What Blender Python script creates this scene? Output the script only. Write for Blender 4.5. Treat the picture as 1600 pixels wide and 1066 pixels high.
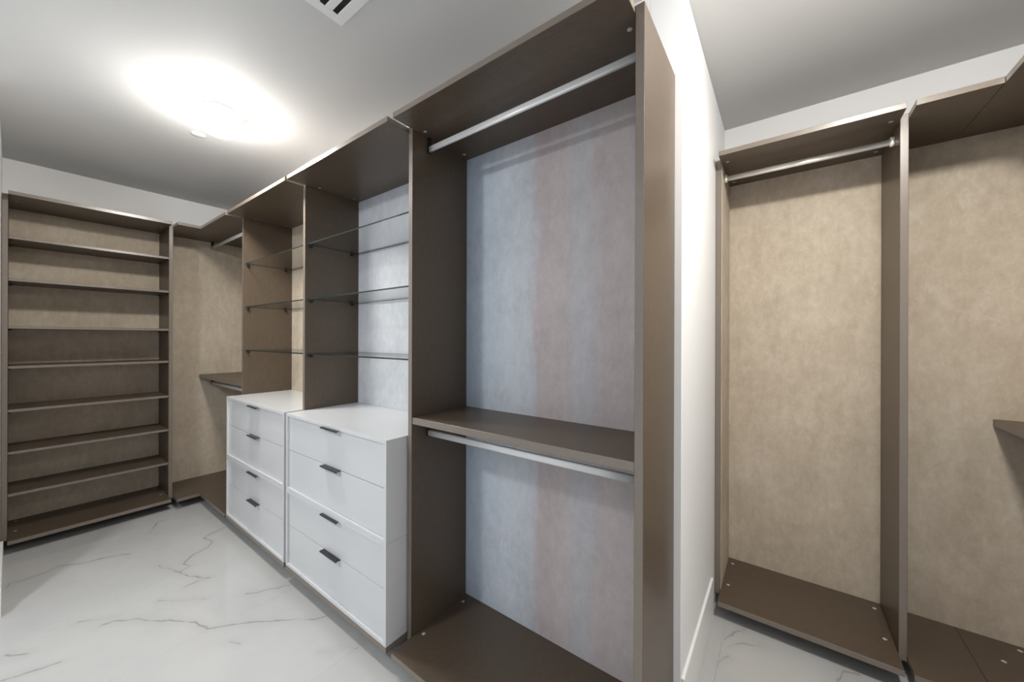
import bpy, bmesh, math, random
from mathutils import Matrix, Vector

random.seed(7)
scene = bpy.context.scene
for o in list(bpy.data.objects):
    bpy.data.objects.remove(o, do_unlink=True)
C = scene.collection

# ------------------------------------------------------------------ camera
CAM_H = 1.45
FPX, YAW, ROLL = 573.41, 0.6345, 0.0031
cd = bpy.data.cameras.new('camera')
cd.sensor_width = 36.0
cd.lens = FPX * 36.0 / 1600.0
cd.shift_y = -3.7 / 1600.0
cd.clip_start = 0.01
cam = bpy.data.objects.new('camera', cd)
C.objects.link(cam)
r0 = Vector((math.cos(YAW), math.sin(YAW), 0))
u0 = Vector((0, 0, 1))
fw = Vector((-math.sin(YAW), math.cos(YAW), 0))
rc = (r0 + ROLL * u0).normalized()
uc = (u0 - ROLL * r0).normalized()
cam.matrix_world = Matrix(((rc.x, uc.x, -fw.x, 0), (rc.y, uc.y, -fw.y, 0),
                           (rc.z, uc.z, -fw.z, CAM_H), (0, 0, 0, 1)))
scene.camera = cam

# ------------------------------------------------------------------ world (cool soft fill entering by an added opening behind the camera)
w = bpy.data.worlds.new('world')
scene.world = w
w.use_nodes = True
bg = w.node_tree.nodes['Background']
bg.inputs['Color'].default_value = (0.86, 0.93, 1.0, 1)
bg.inputs['Strength'].default_value = 0.7

LAMP_WARM = ((1.0, 0.965, 0.91), 180.0)
LAMP_ALCOVE = ((1.0, 0.965, 0.91), 200.0)
LAMP_COOL = ((0.95, 0.98, 1.0), 175.0)

vs = scene.view_settings
vs.view_transform = 'Standard'
vs.look = 'None'
vs.exposure = 0.2
vs.gamma = 1.0
vs.use_curve_mapping = False
scene.cycles.use_denoising = True
scene.cycles.max_bounces = 8
scene.cycles.diffuse_bounces = 4
scene.cycles.transparent_max_bounces = 12
scene.cycles.sample_clamp_indirect = 8.0
scene.cycles.caustics_reflective = False
scene.cycles.caustics_refractive = False

# ------------------------------------------------------------------ helpers
def srgb(r, g, b):
    f = lambda c: (c / 255) / 12.92 if c / 255 <= 0.04045 else ((c / 255 + 0.055) / 1.055) ** 2.4
    return (f(r), f(g), f(b), 1)

class NT:
    """small wrapper that builds a node material"""
    def __init__(self, name):
        self.m = bpy.data.materials.new(name)
        self.m.use_nodes = True
        self.t = self.m.node_tree
        self.p = self.t.nodes['Principled BSDF']
        self.out = self.t.nodes['Material Output']
    def n(self, kind, **kw):
        nd = self.t.nodes.new(kind)
        for k, v in kw.items():
            setattr(nd, k, v)
        return nd
    def l(self, a, b):
        self.t.links.new(a, b)
    def set(self, **kw):
        for k, v in kw.items():
            self.p.inputs[k.replace('_', ' ')].default_value = v
        return self
    def pos(self):
        return self.n('ShaderNodeNewGeometry').outputs['Position']
    def scaled(self, s, src=None):
        mp = self.n('ShaderNodeMapping')
        mp.inputs['Scale'].default_value = s
        self.l(src or self.pos(), mp.inputs['Vector'])
        return mp.outputs['Vector']
    def noise(self, vec, scale=1.0, detail=4.0, rough=0.55, dist=0.0):
        nd = self.n('ShaderNodeTexNoise')
        nd.inputs['Scale'].default_value = scale
        nd.inputs['Detail'].default_value = detail
        nd.inputs['Roughness'].default_value = rough
        nd.inputs['Distortion'].default_value = dist
        self.l(vec, nd.inputs['Vector'])
        return nd.outputs['Fac']
    def ramp(self, fac, stops, interp='LINEAR'):
        r = self.n('ShaderNodeValToRGB')
        cr = r.color_ramp
        cr.interpolation = interp
        while len(cr.elements) < len(stops):
            cr.elements.new(0.5)
        for e, (p, c) in zip(cr.elements, stops):
            e.position = p
            e.color = c
        self.l(fac, r.inputs['Fac'])
        return r.outputs['Color']
    def mix(self, a, b, fac, blend='MIX'):
        m = self.n('ShaderNodeMix', data_type='RGBA', blend_type=blend)
        for s, v in ((m.inputs[0], fac), (m.inputs[6], a), (m.inputs[7], b)):
            if hasattr(v, 'is_linked'):
                self.l(v, s)
            else:
                s.default_value = v
        return m.outputs[2]
    def math(self, op, a, b=0.0, c=0.0, clamp=False):
        m = self.n('ShaderNodeMath', operation=op, use_clamp=clamp)
        for s, v in zip(m.inputs, (a, b, c)):
            if hasattr(v, 'is_linked'):
                self.l(v, s)
            else:
                s.default_value = v
        return m.outputs[0]
    def bump(self, h, strength, dist=0.001):
        b = self.n('ShaderNodeBump')
        b.inputs['Strength'].default_value = strength
        b.inputs['Distance'].default_value = dist
        self.l(h, b.inputs['Height'])
        self.l(b.outputs['Normal'], self.p.inputs['Normal'])

G = lambda v: (v, v, v, 1)

def mat_plain(name, col, rough, metal=0.0, spec=0.5):
    t = NT(name)
    t.set(Base_Color=col, Roughness=rough, Metallic=metal)
    t.p.inputs['Specular IOR Level'].default_value = spec
    return t.m

def mat_edge_band():
    t = NT('satin_edge_band')
    nz = t.noise(t.scaled((1, 1, 1)), 500.0, 2.0)
    t.l(t.ramp(nz, [(0.3, srgb(112, 101, 91)), (0.7, srgb(132, 121, 110))]), t.p.inputs['Base Color'])
    t.set(Roughness=0.28)
    t.p.inputs['Specular IOR Level'].default_value = 0.8
    return t.m

def mat_paint(name, col, rough=0.7):
    t = NT(name)
    nz = t.noise(t.pos(), 0.9, 1.0)
    t.l(t.ramp(nz, [(0.2, tuple(c * 0.985 for c in col[:3]) + (1,)), (0.8, col)]), t.p.inputs['Base Color'])
    t.set(Base_Color=col, Roughness=rough)
    t.p.inputs['Specular IOR Level'].default_value = 0.25
    return t.m

def mat_wood(name, vertical):
    """brown textured laminate: fine combed grain with a linen-like cross weave"""
    t = NT(name)
    s = (1, 1, 0.05) if vertical else (0.08, 0.9, 1)
    fine = t.noise(t.scaled(s), 420.0, 3.0, 0.6)
    weave = t.noise(t.scaled((1, 1, 1)), 700.0, 2.0, 0.5)
    broad = t.noise(t.scaled((1, 1, 1)), 1.6, 3.0)
    g = t.math('ADD', t.math('MULTIPLY', fine, 0.65), t.math('MULTIPLY', weave, 0.35))
    c = t.ramp(g, [(0.30, srgb(72, 60, 49)), (0.5, srgb(88, 75, 62)), (0.72, srgb(104, 91, 77))])
    c = t.mix(c, t.ramp(broad, [(0.3, G(0.90)), (0.7, G(1.06))]), 0.5, 'MULTIPLY')
    t.l(c, t.p.inputs['Base Color'])
    t.set(Roughness=0.38)
    t.p.inputs['Specular IOR Level'].default_value = 0.55
    t.bump(fine, 0.22, 0.0006)
    return t.m

def suede_detail(t):
    P = t.scaled((1, 1, 1))
    smear = t.noise(P, 2.6, 8.0, 0.66, 0.5)
    streak = t.noise(t.scaled((3.2, 3.2, 0.55)), 3.4, 7.0, 0.62, 0.3)
    nap = t.noise(P, 330.0, 2.0, 0.6)
    scr = t.noise(t.scaled((1.0, 1.0, 0.6)), 26.0, 8.0, 0.72, 0.35)
    # thin pale scuffs where the nap is brushed
    sc = t.noise(t.scaled((1.0, 1.0, 0.5)), 7.0, 5.0, 0.6, 0.8)
    sc = t.math('SUBTRACT', 1.0, t.math('DIVIDE', t.math('ABSOLUTE', t.math('SUBTRACT', sc, 0.5)), 0.018), clamp=True)
    mk = t.noise(P, 3.0, 2.0)
    sc = t.math('MULTIPLY', sc, t.math('MULTIPLY_ADD', mk, 3.5, -1.5, clamp=True))
    scr = t.math('MULTIPLY_ADD', sc, 0.16, scr)
    return smear, streak, nap, scr

def mat_suede(name, dark, mid, light):
    t = NT(name)
    smear, streak, nap, scr = suede_detail(t)
    g = t.math('ADD', t.math('MULTIPLY', smear, 0.34), t.math('MULTIPLY', streak, 0.18))
    g = t.math('ADD', g, t.math('ADD', t.math('MULTIPLY', scr, 0.36), t.math('MULTIPLY', nap, 0.12)))
    c = t.ramp(g, [(0.39, dark), (0.5, mid), (0.60, light)])
    t.l(c, t.p.inputs['Base Color'])
    t.set(Roughness=0.9)
    t.p.inputs['Specular IOR Level'].default_value = 0.15
    t.bump(nap, 0.35, 0.0010)
    return t.m

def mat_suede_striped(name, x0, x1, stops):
    """suede coloured in broad upright bands from blue grey to mauve grey"""
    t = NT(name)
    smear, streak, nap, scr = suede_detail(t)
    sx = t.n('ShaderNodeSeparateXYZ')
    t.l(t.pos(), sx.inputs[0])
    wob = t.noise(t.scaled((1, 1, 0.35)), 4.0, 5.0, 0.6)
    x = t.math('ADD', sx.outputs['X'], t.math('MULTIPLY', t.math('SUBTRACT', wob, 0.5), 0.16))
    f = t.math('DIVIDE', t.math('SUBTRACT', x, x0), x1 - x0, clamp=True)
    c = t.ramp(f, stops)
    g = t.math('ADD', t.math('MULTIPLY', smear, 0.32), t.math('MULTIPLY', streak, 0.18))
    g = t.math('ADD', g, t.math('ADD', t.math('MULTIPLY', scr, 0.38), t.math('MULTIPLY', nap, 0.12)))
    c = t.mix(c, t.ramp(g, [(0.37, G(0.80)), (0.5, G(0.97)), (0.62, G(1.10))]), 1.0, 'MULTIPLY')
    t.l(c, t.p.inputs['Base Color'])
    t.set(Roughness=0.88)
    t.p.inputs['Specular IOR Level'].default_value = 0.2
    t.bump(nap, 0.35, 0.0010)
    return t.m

VEINS = [
    (0.8, [(-3.735, -0.031), (-3.786, -0.010), (-3.766, 0.031), (-3.776, 0.124), (-3.807, 0.186), (-3.745, 0.259), (-3.704, 0.393), (-3.641, 0.476)]),
    (1.0, [(-3.548, 0.993), (-3.486, 0.848), (-3.383, 0.869), (-3.300, 0.828), (-3.279, 0.745), (-3.197, 0.672), (-3.124, 0.693), (-3.103, 0.631)]),
    (0.9, [(-3.290, 0.569), (-3.103, 0.631), (-2.990, 0.662), (-2.876, 0.724), (-2.897, 0.683), (-2.886, 0.610)]),
    (0.9, [(-2.855, 0.279), (-2.835, 0.321), (-2.762, 0.393), (-2.659, 0.455), (-2.597, 0.497), (-2.493, 0.569), (-2.441, 0.579), (-2.379, 0.600), (-2.328, 0.662), (-2.276, 0.724), (-2.183, 0.807), (-2.007, 0.952), (-1.976, 1.003)]),
    (0.7, [(-2.535, 0.807), (-2.483, 0.859), (-2.452, 0.921), (-2.400, 1.003)]),
    (0.45, [(-1.738, 0.941), (-1.655, 0.993)]),
    (0.5, [(-1.779, 0.869), (-1.728, 0.900)]),
    (0.8, [(-2.948, -0.021), (-2.907, 0.000), (-2.866, 0.041)]),
    (0.6, [(-2.741, -0.031), (-2.700, 0.072), (-2.679, 0.134)]),
    (0.4, [(-2.855, 0.497), (-2.659, 0.652)]),
    (0.6, [(-3.910, 0.621), (-4.076, 0.693), (-4.086, 0.734)]),
    (0.5, [(-2.979, 0.207), (-2.917, 0.279), (-2.876, 0.331)]),
    (0.5, [(-0.228, 2.110), (-0.186, 2.203), (-0.145, 2.255)]),
    (0.5, [(-0.207, 2.069), (-0.155, 2.141), (-0.072, 2.172)]),
    (0.7, [(-0.238, 1.945), (-0.197, 2.007)]),
    (0.6, [(0.197, 2.152), (0.228, 2.224), (0.279, 2.245)]),
    (0.45, [(-2.193, 0.631), (-2.141, 0.662)]),
]

def mat_marble():
    t = NT('white_marble')
    pos = t.pos()
    # wobble the coordinates so that the veins wander
    nz = t.n('ShaderNodeTexNoise')
    nz.inputs['Scale'].default_value = 14.0
    nz.inputs['Detail'].default_value = 5.0
    t.l(pos, nz.inputs['Vector'])
    vm = t.n('ShaderNodeVectorMath', operation='MULTIPLY_ADD')
    t.l(nz.outputs['Color'], vm.inputs[0])
    vm.inputs[1].default_value = (0.036, 0.036, 0)
    vm.inputs[2].default_value = (-0.018, -0.018, 0)
    ad = t.n('ShaderNodeVectorMath', operation='ADD')
    t.l(pos, ad.inputs[0])
    t.l(vm.outputs[0], ad.inputs[1])
    wp = ad.outputs[0]
    dmin = None
    for strength, pts in VEINS:
        for a, b in zip(pts, pts[1:]):
            A = Vector((a[0], a[1], -0.05)); D = Vector((b[0], b[1], -0.05)) - A
            s = t.n('ShaderNodeVectorMath', operation='SUBTRACT')
            t.l(wp, s.inputs[0]); s.inputs[1].default_value = A
            d = t.n('ShaderNodeVectorMath', operation='DOT_PRODUCT')
            t.l(s.outputs[0], d.inputs[0]); d.inputs[1].default_value = D / D.length_squared
            k = t.math('MULTIPLY', d.outputs['Value'], 1.0, clamp=True)
            q = t.n('ShaderNodeVectorMath', operation='SCALE')
            q.inputs[0].default_value = D; t.l(k, q.inputs['Scale'])
            e = t.n('ShaderNodeVectorMath', operation='DISTANCE')
            t.l(s.outputs[0], e.inputs[0]); t.l(q.outputs[0], e.inputs[1])
            dd = t.math('MULTIPLY_ADD', e.outputs['Value'], 1.0, (1.0 - strength) * 0.006)
            dmin = dd if dmin is None else t.math('MINIMUM', dmin, dd)
    vary = t.noise(t.scaled((1, 1, 1)), 9.0, 3.0)
    width = t.math('MULTIPLY_ADD', vary, 0.030, -0.0075)
    width = t.math('MAXIMUM', width, 0.0012)
    core = t.math('SUBTRACT', 1.0, t.math('DIVIDE', dmin, width), clamp=True)
    halo = t.math('SUBTRACT', 1.0, t.math('DIVIDE', dmin, 0.05), clamp=True)
    # faint wandering veins everywhere
    fv = t.noise(t.scaled((0.8, 1.7, 1)), 1.5, 7.0, 0.6, 1.4)
    fv = t.math('ABSOLUTE', t.math('SUBTRACT', fv, 0.5))
    fv = t.math('SUBTRACT', 1.0, t.math('DIVIDE', fv, 0.035), clamp=True)
    msk = t.noise(t.scaled((1, 1, 1)), 1.3, 2.0)
    fv = t.math('MULTIPLY', fv, t.math('MULTIPLY_ADD', msk, 3.0, -1.3, clamp=True))
    cloud = t.noise(t.scaled((1, 1, 1)), 1.7, 5.0)
    c = t.ramp(cloud, [(0.3, srgb(184, 184, 184)), (0.7, srgb(195, 195, 194))])
    c = t.mix(c, srgb(162, 161, 160), t.math('MULTIPLY', fv, 0.16))
    c = t.mix(c, srgb(172, 170, 168), t.math('MULTIPLY', halo, 0.28))
    c = t.mix(c, srgb(112, 109, 105), t.math('MULTIPLY', core, 0.62))
    t.l(c, t.p.inputs['Base Color'])
    t.set(Roughness=0.07)
    return t.m

def mat_glass():
    t = NT('clear_shelf_glass')
    tr = t.n('ShaderNodeBsdfTransparent')
    tr.inputs['Color'].default_value = (0.985, 0.99, 0.988, 1)
    gl = t.n('ShaderNodeBsdfGlossy')
    gl.inputs['Roughness'].default_value = 0.02
    fr = t.n('ShaderNodeFresnel')
    bf = t.n('ShaderNodeNewGeometry').outputs['Backfacing']
    t.l(t.math('MULTIPLY_ADD', bf, 1 / 1.33 - 1.33, 1.33), fr.inputs['IOR'])
    mx = t.n('ShaderNodeMixShader')
    t.l(fr.outputs[0], mx.inputs[0])
    t.l(tr.outputs[0], mx.inputs[1])
    t.l(gl.outputs[0], mx.inputs[2])
    t.l(mx.outputs[0], t.out.inputs['Surface'])
    return t.m

def mat_glow(name, col, strength):
    t = NT(name)
    t.set(Base_Color=(0.9, 0.9, 0.9, 1), Roughness=0.3)
    t.p.inputs['Emission Color'].default_value = (*col, 1)
    t.p.inputs['Emission Strength'].default_value = strength
    t.m.cycles.emission_sampling = 'FRONT_BACK'
    return t.m

M = dict(
    wall=mat_paint('white_wall_paint', srgb(238, 238, 238)),
    ceil=mat_paint('white_ceiling_paint', srgb(206, 206, 205)),
    base=mat_plain('white_gloss_trim', srgb(240, 240, 239), 0.35),
    wood_v=mat_wood('brown_laminate_upright', True),
    wood_h=mat_wood('brown_laminate_flat', False),
    suede=mat_suede('beige_suede', srgb(182, 168, 149), srgb(199, 185, 166), srgb(212, 200, 183)),
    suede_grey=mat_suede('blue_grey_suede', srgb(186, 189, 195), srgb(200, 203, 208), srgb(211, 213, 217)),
    suede_band=mat_suede_striped('banded_blue_mauve_suede', -1.40, -0.355, [
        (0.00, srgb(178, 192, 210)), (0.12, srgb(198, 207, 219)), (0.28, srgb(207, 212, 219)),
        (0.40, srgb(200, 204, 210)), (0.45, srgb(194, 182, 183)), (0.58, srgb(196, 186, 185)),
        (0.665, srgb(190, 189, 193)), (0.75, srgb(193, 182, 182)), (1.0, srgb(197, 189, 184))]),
    edge=mat_edge_band(),
    marble=mat_marble(),
    grout=mat_plain('pale_grout', srgb(214, 213, 212), 0.6),
    lacquer=mat_plain('white_lacquer', srgb(210, 211, 213), 0.22),
    black=mat_plain('black_pull_metal', srgb(66, 66, 68), 0.30, 0.7),
    alu=mat_plain('brushed_aluminium', srgb(240, 240, 240), 0.34, 0.25),
    chrome=mat_plain('satin_chrome', srgb(240, 237, 230), 0.25, 0.4),
    dark=mat_plain('dark_bracket_metal', srgb(48, 43, 38), 0.4, 0.5),
    cap=mat_plain('grey_cam_cap', srgb(190, 186, 180), 0.4),
    glass=mat_glass(),
    glass_edge=mat_plain('dark_glass_edge', srgb(40, 48, 46), 0.1),
    plate=mat_plain('white_metal', srgb(232, 232, 231), 0.4),
    vent_shade=mat_plain('black_vent_shade', srgb(18, 18, 16), 0.8),
    warm=mat_glow('warm_lamp_glass', *LAMP_WARM),
    alcove=mat_glow('alcove_lamp_glass', *LAMP_ALCOVE),
    cool=mat_glow('cool_lamp_glass', *LAMP_COOL),
    collar=mat_glow('dense_collar_glass', (1.0, 0.985, 0.96), 3.0),
)

def link(name, me, mat, parent=None, loc=(0, 0, 0)):
    o = bpy.data.objects.new(name, me)
    C.objects.link(o)
    if me is not None and mat is not None and not me.materials:
        me.materials.append(mat)
    p = Vector(loc)
    if parent is not None:
        o.parent = parent
        q = parent
        while q is not None:
            p = p - q.location
            q = q.parent
    o.location = p
    return o

def finish(bm, name, smooth=False):
    me = bpy.data.meshes.new(name)
    bm.normal_update()
    bm.to_mesh(me)
    bm.free()
    if smooth:
        for f in me.polygons:
            f.use_smooth = True
    return me

_cache = {}
def box_mesh(sx, sy, sz, bev, mat):
    k = (round(sx, 5), round(sy, 5), round(sz, 5), bev, mat.name)
    if k in _cache:
        return _cache[k]
    bm = bmesh.new()
    bmesh.ops.create_cube(bm, size=1.0, matrix=Matrix.Diagonal((sx, sy, sz, 1)))
    if bev:
        bmesh.ops.bevel(bm, geom=list(bm.edges), offset=bev, segments=1, affect='EDGES', profile=0.5)
    me = finish(bm, 'board')
    me.materials.append(mat)
    if mat.name.startswith('brown_laminate'):
        me.materials.append(M['edge'])
        dims = (sx, sy, sz)
        thin = dims.index(min(dims))
        for f in me.polygons:
            if abs(f.normal[thin]) < 0.5:
                f.material_index = 1
    _cache[k] = me
    return me

def box(name, x0, x1, y0, y1, z0, z1, mat, parent=None, bev=0.001):
    me = box_mesh(x1 - x0, y1 - y0, z1 - z0, bev, mat)
    return link(name, me, mat, parent, ((x0 + x1) / 2, (y0 + y1) / 2, (z0 + z1) / 2))

def add_box(bm, x0, x1, y0, y1, z0, z1, bev=0.0):
    r = bmesh.ops.create_cube(bm, size=1.0, matrix=Matrix.Translation(((x0 + x1) / 2, (y0 + y1) / 2, (z0 + z1) / 2))
                              @ Matrix.Diagonal((x1 - x0, y1 - y0, z1 - z0, 1)))
    if bev:
        es = {e for v in r['verts'] for e in v.link_edges}
        bmesh.ops.bevel(bm, geom=list(es), offset=bev, segments=1, affect='EDGES', profile=0.5)

def lathe_mesh(profile, n=40, caps=True):
    bm = bmesh.new()
    rings = []
    for r, z in profile:
        if r < 1e-6:
            rings.append([bm.verts.new((0, 0, z))])
        else:
            rings.append([bm.verts.new((r * math.cos(2 * math.pi * i / n), r * math.sin(2 * math.pi * i / n), z)) for i in range(n)])
    for a, b in zip(rings, rings[1:]):
        for i in range(n):
            j = (i + 1) % n
            if len(a) == 1 and len(b) == 1:
                continue
            if len(a) == 1:
                bm.faces.new((a[0], b[i], b[j]))
            elif len(b) == 1:
                bm.faces.new((a[i], a[j], b[0]))
            else:
                bm.faces.new((a[i], a[j], b[j], b[i]))
    bmesh.ops.recalc_face_normals(bm, faces=bm.faces)
    return finish(bm, 'turned', True)

def extrude_profile(pts, length, axis):
    """closed profile in the plane across `axis`, extruded along it and centred"""
    bm = bmesh.new()
    def P(a, b, t):
        return (t, a, b) if axis == 'X' else (a, t, b)
    lo = [bm.verts.new(P(a, b, -length / 2)) for a, b in pts]
    hi = [bm.verts.new(P(a, b, length / 2)) for a, b in pts]
    n = len(pts)
    for i in range(n):
        j = (i + 1) % n
        f = bm.faces.new((lo[i], lo[j], hi[j], hi[i]))
        f.smooth = True
    bm.faces.new(lo[::-1]); bm.faces.new(hi)
    bmesh.ops.recalc_face_normals(bm, faces=bm.faces)
    return finish(bm, 'profile')

def oval(wd, ht, n=8):
    """flat-sided oval: width wd, height ht"""
    r = wd / 2; s = ht / 2 - r; pts = []
    for i in range(n + 1):
        a = math.pi * i / n
        pts.append((r * math.cos(a), s + r * math.sin(a)))
    for i in range(n + 1):
        a = math.pi + math.pi * i / n
        pts.append((r * math.cos(a), -s + r * math.sin(a)))
    return pts

def thing(name, label, cat, loc, group=None):
    o = bpy.data.objects.new(name, None)
    o.empty_display_size = 0.1
    C.objects.link(o)
    o.location = loc
    tag(o, label, cat, group)
    return o

def tag(o, label, cat, group=None):
    o['label'] = label
    o['category'] = cat
    if group:
        o['group'] = group
    return o

def struct(o, label=None):
    o['kind'] = 'structure'
    if label:
        o['label'] = label
    return o

# ------------------------------------------------------------------ dimensions (metres)
ZC, ZF = 2.81, -0.05            # ceiling, floor (the units hang clear of it)
YF, YD, YB, YW = 0.998, 1.1075, 1.476, 1.494   # main run: board front, upright front, back panel face, wall
ZT, ZU, ZB, ZBL = 2.4545, 2.4295, 0.050, 0.0235  # top board top / underside, bottom board top / underside
TH = 0.027                     # upright thickness
DA, DB, DC, DD = -3.545, -2.478, -1.411, -0.344  # uprights of the main run
XS, XSD, XSB, XW = -4.2587, -4.368, -4.736, -4.755   # shoe unit: board front, upright front, back panel face, wall
YS0, YS1 = -0.0365, 0.828      # shoe unit uprights
XST = -0.304                   # side wall of the alcove
YRF, YRD, YRB, YRW = 2.234, 2.346, 2.725, 2.745  # alcove run
XRL, XRR = -0.2895, 0.4357
XCF, XCD, XCB, XCW = 0.6816, 0.79, 1.160, 1.180  # right-hand return
ZM1, ZM0 = 1.079, 1.047        # hanging shelf
YFR = -1.45                    # wall behind the camera
XJOG = -3.35

# ------------------------------------------------------------------ setting
fl = struct(box('floor', XW, XCW, YFR, YRW, ZF - 0.05, ZF - 0.003, M['grout'], bev=0))
TW, TL = 0.7085, 1.417
kx0 = -0.2364 - 7 * TW
for i in range(9):
    for j in range(4):
        x0, x1 = max(kx0 + i * TW, XW), min(kx0 + (i + 1) * TW, XCW)
        y0, y1 = max(-1.57 + j * TL, YFR), min(-1.57 + (j + 1) * TL, YRW)
        if x1 - x0 < 0.02:
            continue
        if j == 3 and x1 < XST:
            continue
        if j == 0 and x1 < XJOG:
            continue
        box('tile', x0 + 0.0003, x1 - 0.0003, y0 + 0.0003, y1 - 0.0003, ZF - 0.003, ZF, M['marble'], fl, bev=0)

struct(box('ceiling', XW - 0.15, XCW + 0.15, YFR - 0.15, YRW + 0.15, ZC, ZC + 0.1, M['ceil'], bev=0))
struct(box('wall_left', XW - 0.12, XW, -0.20, YW + 0.12, ZF - 0.05, ZC, M['wall'], bev=0))
struct(box('wall_back', XW, XST - 0.12, YW, YW + 0.12, ZF - 0.05, ZC, M['wall'], bev=0))
struct(box('wall_alcove_side', XST - 0.12, XST, YW, YRW + 0.12, ZF - 0.05, ZC, M['wall'], bev=0.002))
struct(box('wall_alcove_back', XST, XCW, YRW, YRW + 0.12, ZF - 0.05, ZC, M['wall'], bev=0))
struct(box('wall_right', XCW, XCW + 0.12, YFR - 0.12, YRW + 0.12, ZF - 0.05, ZC, M['wall'], bev=0))
struct(box('wall_near_left', XW, XJOG, -0.20, -0.0515, ZF - 0.05, ZC, M['wall'], bev=0.002))
struct(box('wall_near_return', XJOG - 0.12, XJOG, YFR - 0.12, -0.20, ZF - 0.05, ZC, M['wall'], bev=0))
# unseen wall behind the camera, with a wide opening added for soft fill
DX0, DX1, DZ = -3.1, 1.0, 2.45
bm = bmesh.new()
add_box(bm, XJOG, DX0, YFR - 0.12, YFR, ZF - 0.05, ZC)
add_box(bm, DX1, XCW, YFR - 0.12, YFR, ZF - 0.05, ZC)
add_box(bm, DX0, DX1, YFR - 0.12, YFR, DZ, ZC)
struct(link('wall_front', finish(bm, 'wall_front'), M['wall']))
# baseboards
def baseboard(name, x0, x1, y0, y1, h=0.195):
    return struct(box(name, x0, x1, y0, y1, ZF + 0.0005, h, M['base'], bev=0.002))
baseboard('baseboard_alcove', XST, XST + 0.012, YW, 2.225, 0.172)
baseboard('baseboard_left', -4.15, XJOG, -0.051, -0.037, 0.10)
baseboard('baseboard_near_return', XJOG, XJOG + 0.012, YFR, -0.0515, 0.10)
baseboard('baseboard_right', XCW - 0.012, XCW, YFR, 1.54, 0.10)

# ------------------------------------------------------------------ parts
def cap(parent, x, y, z, up=True):
    k = ('cap', up)
    if k not in _cache:
        prof = [(0, 0.0012), (0.0075, 0.0012), (0.0085, 0.0)] if up else [(0, -0.0012), (0.0075, -0.0012), (0.0085, 0.0)]
        _cache[k] = lathe_mesh(prof, 16)
        _cache[k].materials.append(M['cap'])
    return link('cam_cap', _cache[k], M['cap'], parent, (x, y, z))

def rod_x(parent, x0, x1, y, z, zb, ends):
    """flat oval hanging rod along X with small hanger brackets up to zb at the given x"""
    me = extrude_profile(oval(0.015, 0.030), x1 - x0, 'X')
    r = link('hanging_rod', me, M['alu'], parent, ((x0 + x1) / 2, y, z))
    for x in ends:
        box('rod_bracket', x - 0.005, x + 0.005, y - 0.009, y + 0.009, z - 0.017, zb, M['dark'], r, bev=0.001)
    return r

def rod_y(parent, y0, y1, x, z, zb, ends):
    me = extrude_profile(oval(0.015, 0.030), y1 - y0, 'Y')
    r = link('hanging_rod', me, M['alu'], parent, (x, (y0 + y1) / 2, z))
    for y in ends:
        box('rod_bracket', x - 0.009, x + 0.009, y - 0.005, y + 0.005, z - 0.017, zb, M['dark'], r, bev=0.001)
    return r

def upright(parent, xc):
    return box('side_panel', xc - TH / 2, xc + TH / 2, YD, YB + 0.016, ZBL, ZT, M['wood_v'], parent)

E0 = 0.0004   # hairline clearance between pieces that butt
def run_boards(parent, x0, x1, short=0.0):
    x1 -= short
    box('top_board', x0 + E0, x1 - E0, YF, YB + 0.016, ZU, ZT, M['wood_h'], parent)
    box('bottom_board', x0 + E0, x1 - E0, YF, YB + 0.016, ZBL, ZB, M['wood_h'], parent)

def run_back(parent, x0, x1, mat):
    box('back_panel', x0 + E0, x1 - E0, YB, YB + 0.016, ZB + E0, ZU - E0, mat, parent, bev=0)

# --- hanging section of the main run (nearest, open, double hanging)
s = thing('hanging_section', 'brown open hanging section with blue and mauve suede back, middle shelf and two rods', 'closet unit',
          ((DC + DD) / 2, (YF + YB) / 2, ZBL))
xa, xb = DC + TH / 2, DD - TH / 2
upright(s, DC); upright(s, DD)
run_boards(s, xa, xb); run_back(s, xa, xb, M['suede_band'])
box('middle_shelf', xa + E0, xb - E0, 1.1107, YB - E0, ZM0, ZM1, M['wood_h'], s)
rod_x(s, xa + 0.002, xb - 0.002, 1.204, 2.372, ZU, (xa + 0.006, xb - 0.006))
rod_x(s, xa + 0.002, xb - 0.002, 1.204, 0.990, ZM0, (xa + 0.006, xb - 0.006))
for x in (xa + 0.033, xb - 0.033):
    for y in (1.155, 1.421):
        cap(s, x, y, ZB); cap(s, x, y, ZU, False)

# --- glass shelf sections over the drawers
def glass_shelf(parent, x0, x1, z):
    k = ('glass', round(x1 - x0, 4))
    if k not in _cache:
        bm = bmesh.new()
        add_box(bm, -(x1 - x0) / 2, (x1 - x0) / 2, -0.172, 0.172, -0.004, 0.004)
        me = finish(bm, 'glass')
        me.materials.append(M['glass']); me.materials.append(M['glass_edge'])
        for f in me.polygons:
            f.material_index = 0 if abs(f.normal.z) > 0.5 else 1
        _cache[k] = me
    g = link('glass_shelf', _cache[k], None, parent, ((x0 + x1) / 2, 1.122 + 0.172, z))
    if 'pin' not in _cache:
        bm = bmesh.new()
        bmesh.ops.create_cone(bm, cap_ends=True, segments=14, radius1=0.0095, radius2=0.0095, depth=0.018,
                              matrix=Matrix.Rotation(math.pi / 2, 4, 'Y'))
        _cache['pin'] = finish(bm, 'pin')
        _cache['pin'].materials.append(M['dark'])
    for x in (x0 + 0.0095, x1 - 0.0095):
        for y in (1.141, 1.421):
            link('shelf_support', _cache['pin'], M['dark'], g, (x, y, z - 0.0138))
    return g

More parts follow.
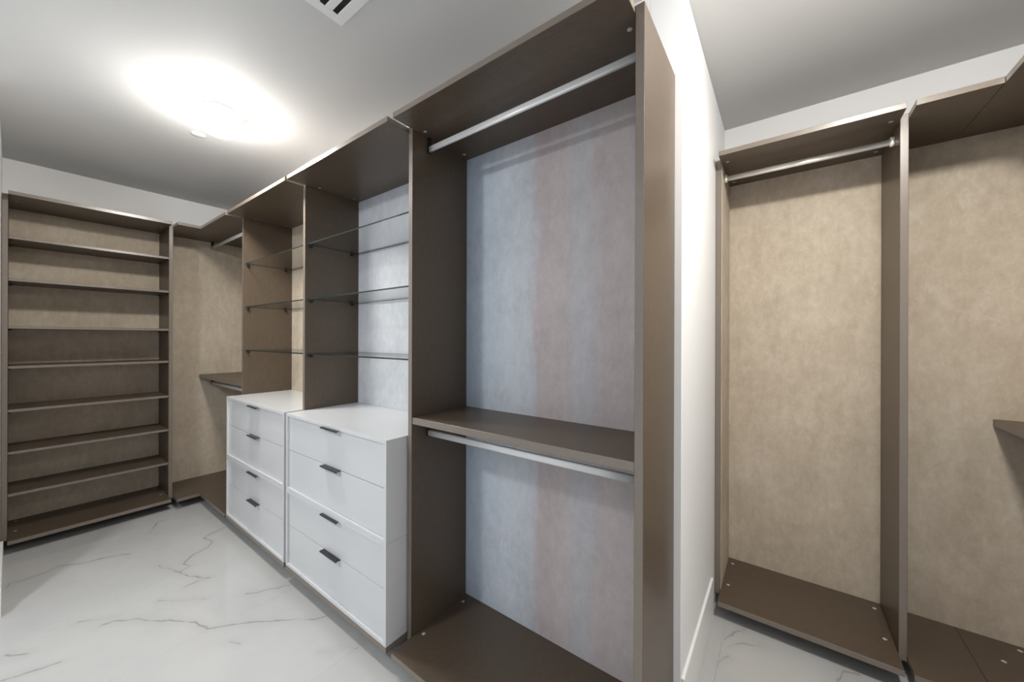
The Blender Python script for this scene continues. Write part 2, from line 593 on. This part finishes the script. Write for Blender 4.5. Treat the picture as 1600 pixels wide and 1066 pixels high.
for x0, x1, back, nm in ((DB + TH / 2, DC - TH / 2, 'suede_grey', 'nearer glass-shelved section with blue-grey suede back over white drawers'),
                         (DA + TH / 2, DB - TH / 2, 'suede', 'farther glass-shelved section with beige suede back over white drawers')):
    t = thing('glass_shelf_section', nm, 'closet unit', ((x0 + x1) / 2, (YF + YB) / 2, ZBL), 'glass shelf sections above the drawers')
    upright(t, x0 - TH / 2)
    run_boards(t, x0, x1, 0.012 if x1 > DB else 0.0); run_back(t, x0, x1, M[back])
    for z in (2.055, 1.700, 1.348):
        glass_shelf(t, x0 + 0.001, x1 - 0.001, z)
    for x in (x0 + 0.033, x1 - 0.033):
        for y in (1.183, 1.421):
            cap(t, x, y, ZU, False)

# --- white two-drawer chests, two stacked in each glass section
def chest_body(sx, z0, z1):
    bm = bmesh.new()
    y0, y1, f = YF, YB - 0.001, 0.018
    add_box(bm, -sx / 2, -sx / 2 + f, y0, y1, z0, z1, 0.0008)
    add_box(bm, sx / 2 - f, sx / 2, y0, y1, z0, z1, 0.0008)
    add_box(bm, -sx / 2 + f, sx / 2 - f, y0, y1, z0, z0 + f, 0.0008)
    add_box(bm, -sx / 2 + f, sx / 2 - f, y1 - 0.01, y1, z0 + f, z1 - f, 0)
    add_box(bm, -sx / 2 + f, sx / 2 - f, y0, y1, z1 - f, z1, 0.0008)
    bmesh.ops.translate(bm, verts=bm.verts, vec=(0, -(y0 + y1) / 2, -z0))
    return finish(bm, 'chest_body')

def pull_mesh():
    # edge pull: flat plate with a turned-down lip
    pts = [(0.014, 0.0), (0.014, -0.002), (-0.008, -0.002), (-0.008, -0.007), (-0.011, -0.007), (-0.011, 0.0)]
    me = extrude_profile(pts, 0.172, 'X')
    for f in me.polygons:
        f.use_smooth = False
    me.materials.append(M['black'])
    return me
PULL = pull_mesh()

def chest(x0, x1, z0, z1, zs, hx, label):
    xm, ym = (x0 + x1) / 2, (YF + YB - 0.001) / 2
    t = thing('drawer_chest', label, 'drawer chest', (xm, ym, z0), 'white drawer chests')
    link('carcass', chest_body(x1 - x0, z0, z1), M['lacquer'], t, (xm, ym, z0))
    f = 0.018
    for a, b in ((z0 + f + 0.0015, zs - 0.0015), (zs + 0.0015, z1 - f - 0.0015)):
        bm = bmesh.new()
        add_box(bm, x0 + f + 0.0015, x1 - f - 0.0015, YF + 0.0115, YF + 0.0295, a, b, 0.0008)
        add_box(bm, x0 + f + 0.012, x1 - f - 0.012, YF + 0.0295, YF + 0.42, a + 0.006, b - 0.03, 0)
        c = Vector((xm, YF + 0.0205, (a + b) / 2))
        bmesh.ops.translate(bm, verts=bm.verts, vec=-c)
        d = link('drawer', finish(bm, 'drawer'), M['lacquer'], t, c)
        link('pull', PULL, M['black'], d, (hx, YF - 0.003, b + 0.0012))
    return t

G1 = 0.001
for x0, x1, hx, side in ((DB + TH / 2 + G1, DC - TH / 2 - G1 - 0.012, -1.929, 'nearer drawer stack beside the open hanging section'),
                         (DA + TH / 2 + G1, DB - TH / 2 - G1, -2.985, 'farther drawer stack beside the left corner')):
    chest(x0, x1, ZB + 0.0005, 0.516, 0.298, hx, 'white two-drawer chest, bottom of the ' + side)
    chest(x0, x1, 0.5165, 0.987, 0.760, hx, 'white two-drawer chest, top of the ' + side)

# --- left corner section
c = thing('corner_section', 'brown L-shaped corner section with beige suede back beside the tall shelving unit', 'closet unit', (-4.2, 1.1, ZBL))
ya = YS1 + TH / 2
for nm, z0, z1 in (('top_board', ZU, ZT), ('bottom_board', ZBL, ZB)):
    box(nm, XSB - 0.016, XS + 0.043 - E0, ya + E0, YF - E0, z0, z1, M['wood_h'], c)
    box(nm, XSB - 0.016, DA - TH / 2 - 0.014, YF, YB + 0.016, z0, z1, M['wood_h'], c)
box('back_panel', XSB - 0.016, XSB, ya + E0, YB + 0.016, ZB + E0, ZU - E0, M['suede'], c, bev=0)
box('back_panel', XSB + E0, DA - TH / 2 - E0, YB, YB + 0.016, ZB + E0, ZU - E0, M['suede'], c, bev=0)
box('middle_shelf', XSB + E0, DA - TH / 2 - E0, 1.1107, YB - E0, ZM0, ZM1, M['wood_h'], c)
rod_x(c, -4.700, DA - TH / 2 - 0.002, 1.204, 2.372, ZU, (-4.692, DA - TH / 2 - 0.008))
rod_x(c, -4.700, DA - TH / 2 - 0.002, 1.204, 0.990, ZM0, (-4.692, DA - TH / 2 - 0.008))

# --- tall shelving unit on the left wall
u = thing('shelving_unit', 'tall brown open shelving unit with seven shelves and beige suede back on the left wall', 'shelving unit', ((XS + XSB) / 2, (YS0 + YS1) / 2, ZBL))
for yc in (YS0, YS1):
    box('side_panel', XSB - 0.016, XSD, yc - TH / 2, yc + TH / 2, ZBL, ZT, M['wood_v'], u)
yi0, yi1 = YS0 + TH / 2 + E0, YS1 - TH / 2 - E0
box('top_board', XSB - 0.016, XS, yi0, yi1, ZU, ZT, M['wood_h'], u)
box('bottom_board', XSB - 0.016, XS, yi0, yi1, ZBL, ZB, M['wood_h'], u)
box('back_panel', XSB - 0.016, XSB, yi0, yi1, ZB + E0, ZU - E0, M['suede'], u, bev=0)
bm = bmesh.new()
bmesh.ops.create_cone(bm, cap_ends=True, segments=10, radius1=0.004, radius2=0.004, depth=0.016, matrix=Matrix.Rotation(math.pi / 2, 4, 'X'))
PIN = finish(bm, 'shelf_pin')
for z in (2.163, 1.866, 1.529, 1.246, 0.939, 0.641, 0.345):
    sh = box('shelf', XSB + E0, XSD - 0.006, yi0, yi1, z - 0.020, z, M['wood_h'], u)
    for y in (yi0 + 0.008, yi1 - 0.008):
        for x in (XSD - 0.03, XSB + 0.05):
            link('shelf_pin', PIN, M['dark'], sh, (x, y, z - 0.0242))
for y in (yi0 + 0.033, yi1 - 0.033):
    for x in (-4.455, -4.69):
        cap(u, x, y, ZB); cap(u, x, y, ZU, False)

# --- hanging section in the alcove
r = thing('hanging_section', 'narrow brown hanging section with beige suede back and chrome rod in the alcove', 'closet unit',
          ((XRL + XRR) / 2, (YRF + YRB) / 2, ZBL))
for xc in (XRL, XRR):
    box('side_panel', xc - TH / 2, xc + TH / 2, YRD, YRB + 0.016, ZBL, ZT, M['wood_v'], r)
xa, xb = XRL + TH / 2 + E0, XRR - TH / 2 - E0
box('top_board', xa, xb, YRF, YRB + 0.016, ZU, ZT, M['wood_h'], r)
box('bottom_board', xa, xb, YRF, YRB + 0.016, ZBL, ZB, M['wood_h'], r)
box('back_panel', xa, xb, YRB, YRB + 0.016, ZB + E0, ZU - E0, M['suede'], r, bev=0)
box('side_lining', xa, xa + 0.003, YRD + 0.004, YRB - E0, ZB + E0, ZU - E0, M['suede'], r, bev=0)
me = extrude_profile(oval(0.016, 0.030), xb - xa - 0.03, 'X')
rr = link('hanging_rod', me, M['chrome'], r, ((xa + xb) / 2, 2.444, 2.378))
fl_me = extrude_profile(oval(0.026, 0.046), 0.016, 'X')
for x in (xa + 0.0115, xb - 0.0082):
    link('rod_socket', fl_me, M['chrome'], rr, (x, 2.444, 2.380))
for x in (xa + 0.031, xb - 0.031):
    for y in (2.419, 2.662):
        cap(r, x, y, ZB)
    for y in (2.335, 2.662):
        cap(r, x, y, ZU, False)

# --- right corner section of the alcove
k = thing('corner_section', 'brown L-shaped corner section with beige suede back at the right end of the alcove', 'closet unit', (0.8, 2.3, ZBL))
xa = XRR + TH / 2
Y_END = 1.55
for nm, z0, z1 in (('top_board', ZU, ZT), ('bottom_board', ZBL, ZB)):
    box(nm, xa + E0, XCF - 0.0006, YRF, YRB + 0.016, z0, z1, M['wood_h'], k)
    box(nm, XCF + 0.0006, XCB + 0.016, Y_END + TH + E0, YRB + 0.016, z0, z1, M['wood_h'], k)
box('back_panel', xa + E0, XCB + 0.016, YRB, YRB + 0.016, ZB + E0, ZU - E0, M['suede'], k, bev=0)
box('back_panel', XCB, XCB + 0.016, Y_END + TH + E0, YRB - E0, ZB + E0, ZU - E0, M['suede'], k, bev=0)
box('side_panel', XCD, XCB + 0.016, Y_END, Y_END + TH, ZBL, ZT, M['wood_v'], k)
box('middle_shelf', 0.797, XCB - E0, Y_END + TH + E0, YRB - E0, ZM0, ZM1, M['wood_h'], k)
rod_y(k, Y_END + TH + 0.002, 2.690, 0.886, 2.372, ZU, (Y_END + TH + 0.008, 2.682))
rod_y(k, Y_END + TH + 0.002, 2.690, 0.886, 0.990, ZM0, (Y_END + TH + 0.008, 2.682))
cap(k, 0.867, 2.690, ZB); cap(k, 0.782, 2.560, ZB)

# ------------------------------------------------------------------ ceiling fittings
def ceiling_lamp(x, y, mat, label):
    t = thing('ceiling_lamp', label, 'ceiling lamp', (x, y, ZC), 'flush globe ceiling lamps')
    base = lathe_mesh([(0, -0.0005), (0.078, -0.0005), (0.080, -0.006), (0.076, -0.018), (0.07, -0.020), (0, -0.020)], 40)
    link('base_plate', base, M['plate'], t, (x, y, ZC))
    pr = [(0.070, -0.0195)]
    for i in range(1, 19):
        a = math.radians(50 - (50 + 90) * i / 18)
        pr.append((0.120 * math.cos(a) if i < 18 else 0.0, -0.080 + 0.075 * math.sin(a)))
    n = 8   # the denser upper glass ends at the widest line; the bowl below it glows fully
    link('upper_glass', lathe_mesh(pr[:n], 48), M['collar'], t, (x, y, ZC))
    link('glass_bowl', lathe_mesh(pr[n - 1:], 48), mat, t, (x, y, ZC))
    return t
ceiling_lamp(-2.70, 0.725, M['warm'], 'glowing white globe ceiling lamp above the drawer chests')
ceiling_lamp(0.40, 1.27, M['alcove'], 'globe ceiling lamp in front of the alcove, out of the picture')
ceiling_lamp(-2.06, -0.90, M['cool'], 'globe ceiling lamp behind the camera, out of the picture')

sp = lathe_mesh([(0, -0.006), (0.032, -0.006), (0.037, -0.004), (0.039, -0.0003), (0.0, -0.0003)], 32)
tag(link('sprinkler_cover', sp, M['plate'], None, (-3.147, 0.731, ZC)), 'small round flat sprinkler cover on the ceiling beside the globe lamp', 'sprinkler cover')

# air vent: frame, slats and a flat black sheet for the shade behind them
VX0, VX1, VY0, VY1 = -1.545, -1.195, 0.493, 0.843
v = thing('air_vent', 'square white ceiling air vent with dark slots', 'air vent', ((VX0 + VX1) / 2, (VY0 + VY1) / 2, ZC))
bm = bmesh.new()
fw_ = 0.040
za, zb_ = ZC - 0.006, ZC - 0.0003
add_box(bm, VX0, VX1, VY0, VY0 + fw_, za, zb_, 0.001)
add_box(bm, VX0, VX1, VY1 - fw_, VY1, za, zb_, 0.001)
add_box(bm, VX0, VX0 + fw_, VY0 + fw_, VY1 - fw_, za, zb_, 0.001)
add_box(bm, VX1 - fw_, VX1, VY0 + fw_, VY1 - fw_, za, zb_, 0.001)
cv = Vector(((VX0 + VX1) / 2, (VY0 + VY1) / 2, ZC))
bmesh.ops.translate(bm, verts=bm.verts, vec=-cv)
link('frame', finish(bm, 'vent_frame'), M['plate'], v, cv)
box('shade_sheet', VX0 + fw_, VX1 - fw_, VY0 + fw_, VY1 - fw_, ZC - 0.0015, ZC - 0.0003, M['vent_shade'], v, bev=0)
y = VY1 - fw_ - 0.023
while y > VY0 + fw_ + 0.03:
    box('slat', VX0 + fw_, VX1 - fw_, y - 0.030, y, ZC - 0.006, ZC - 0.0018, M['plate'], v, bev=0.001)
    y -= 0.053
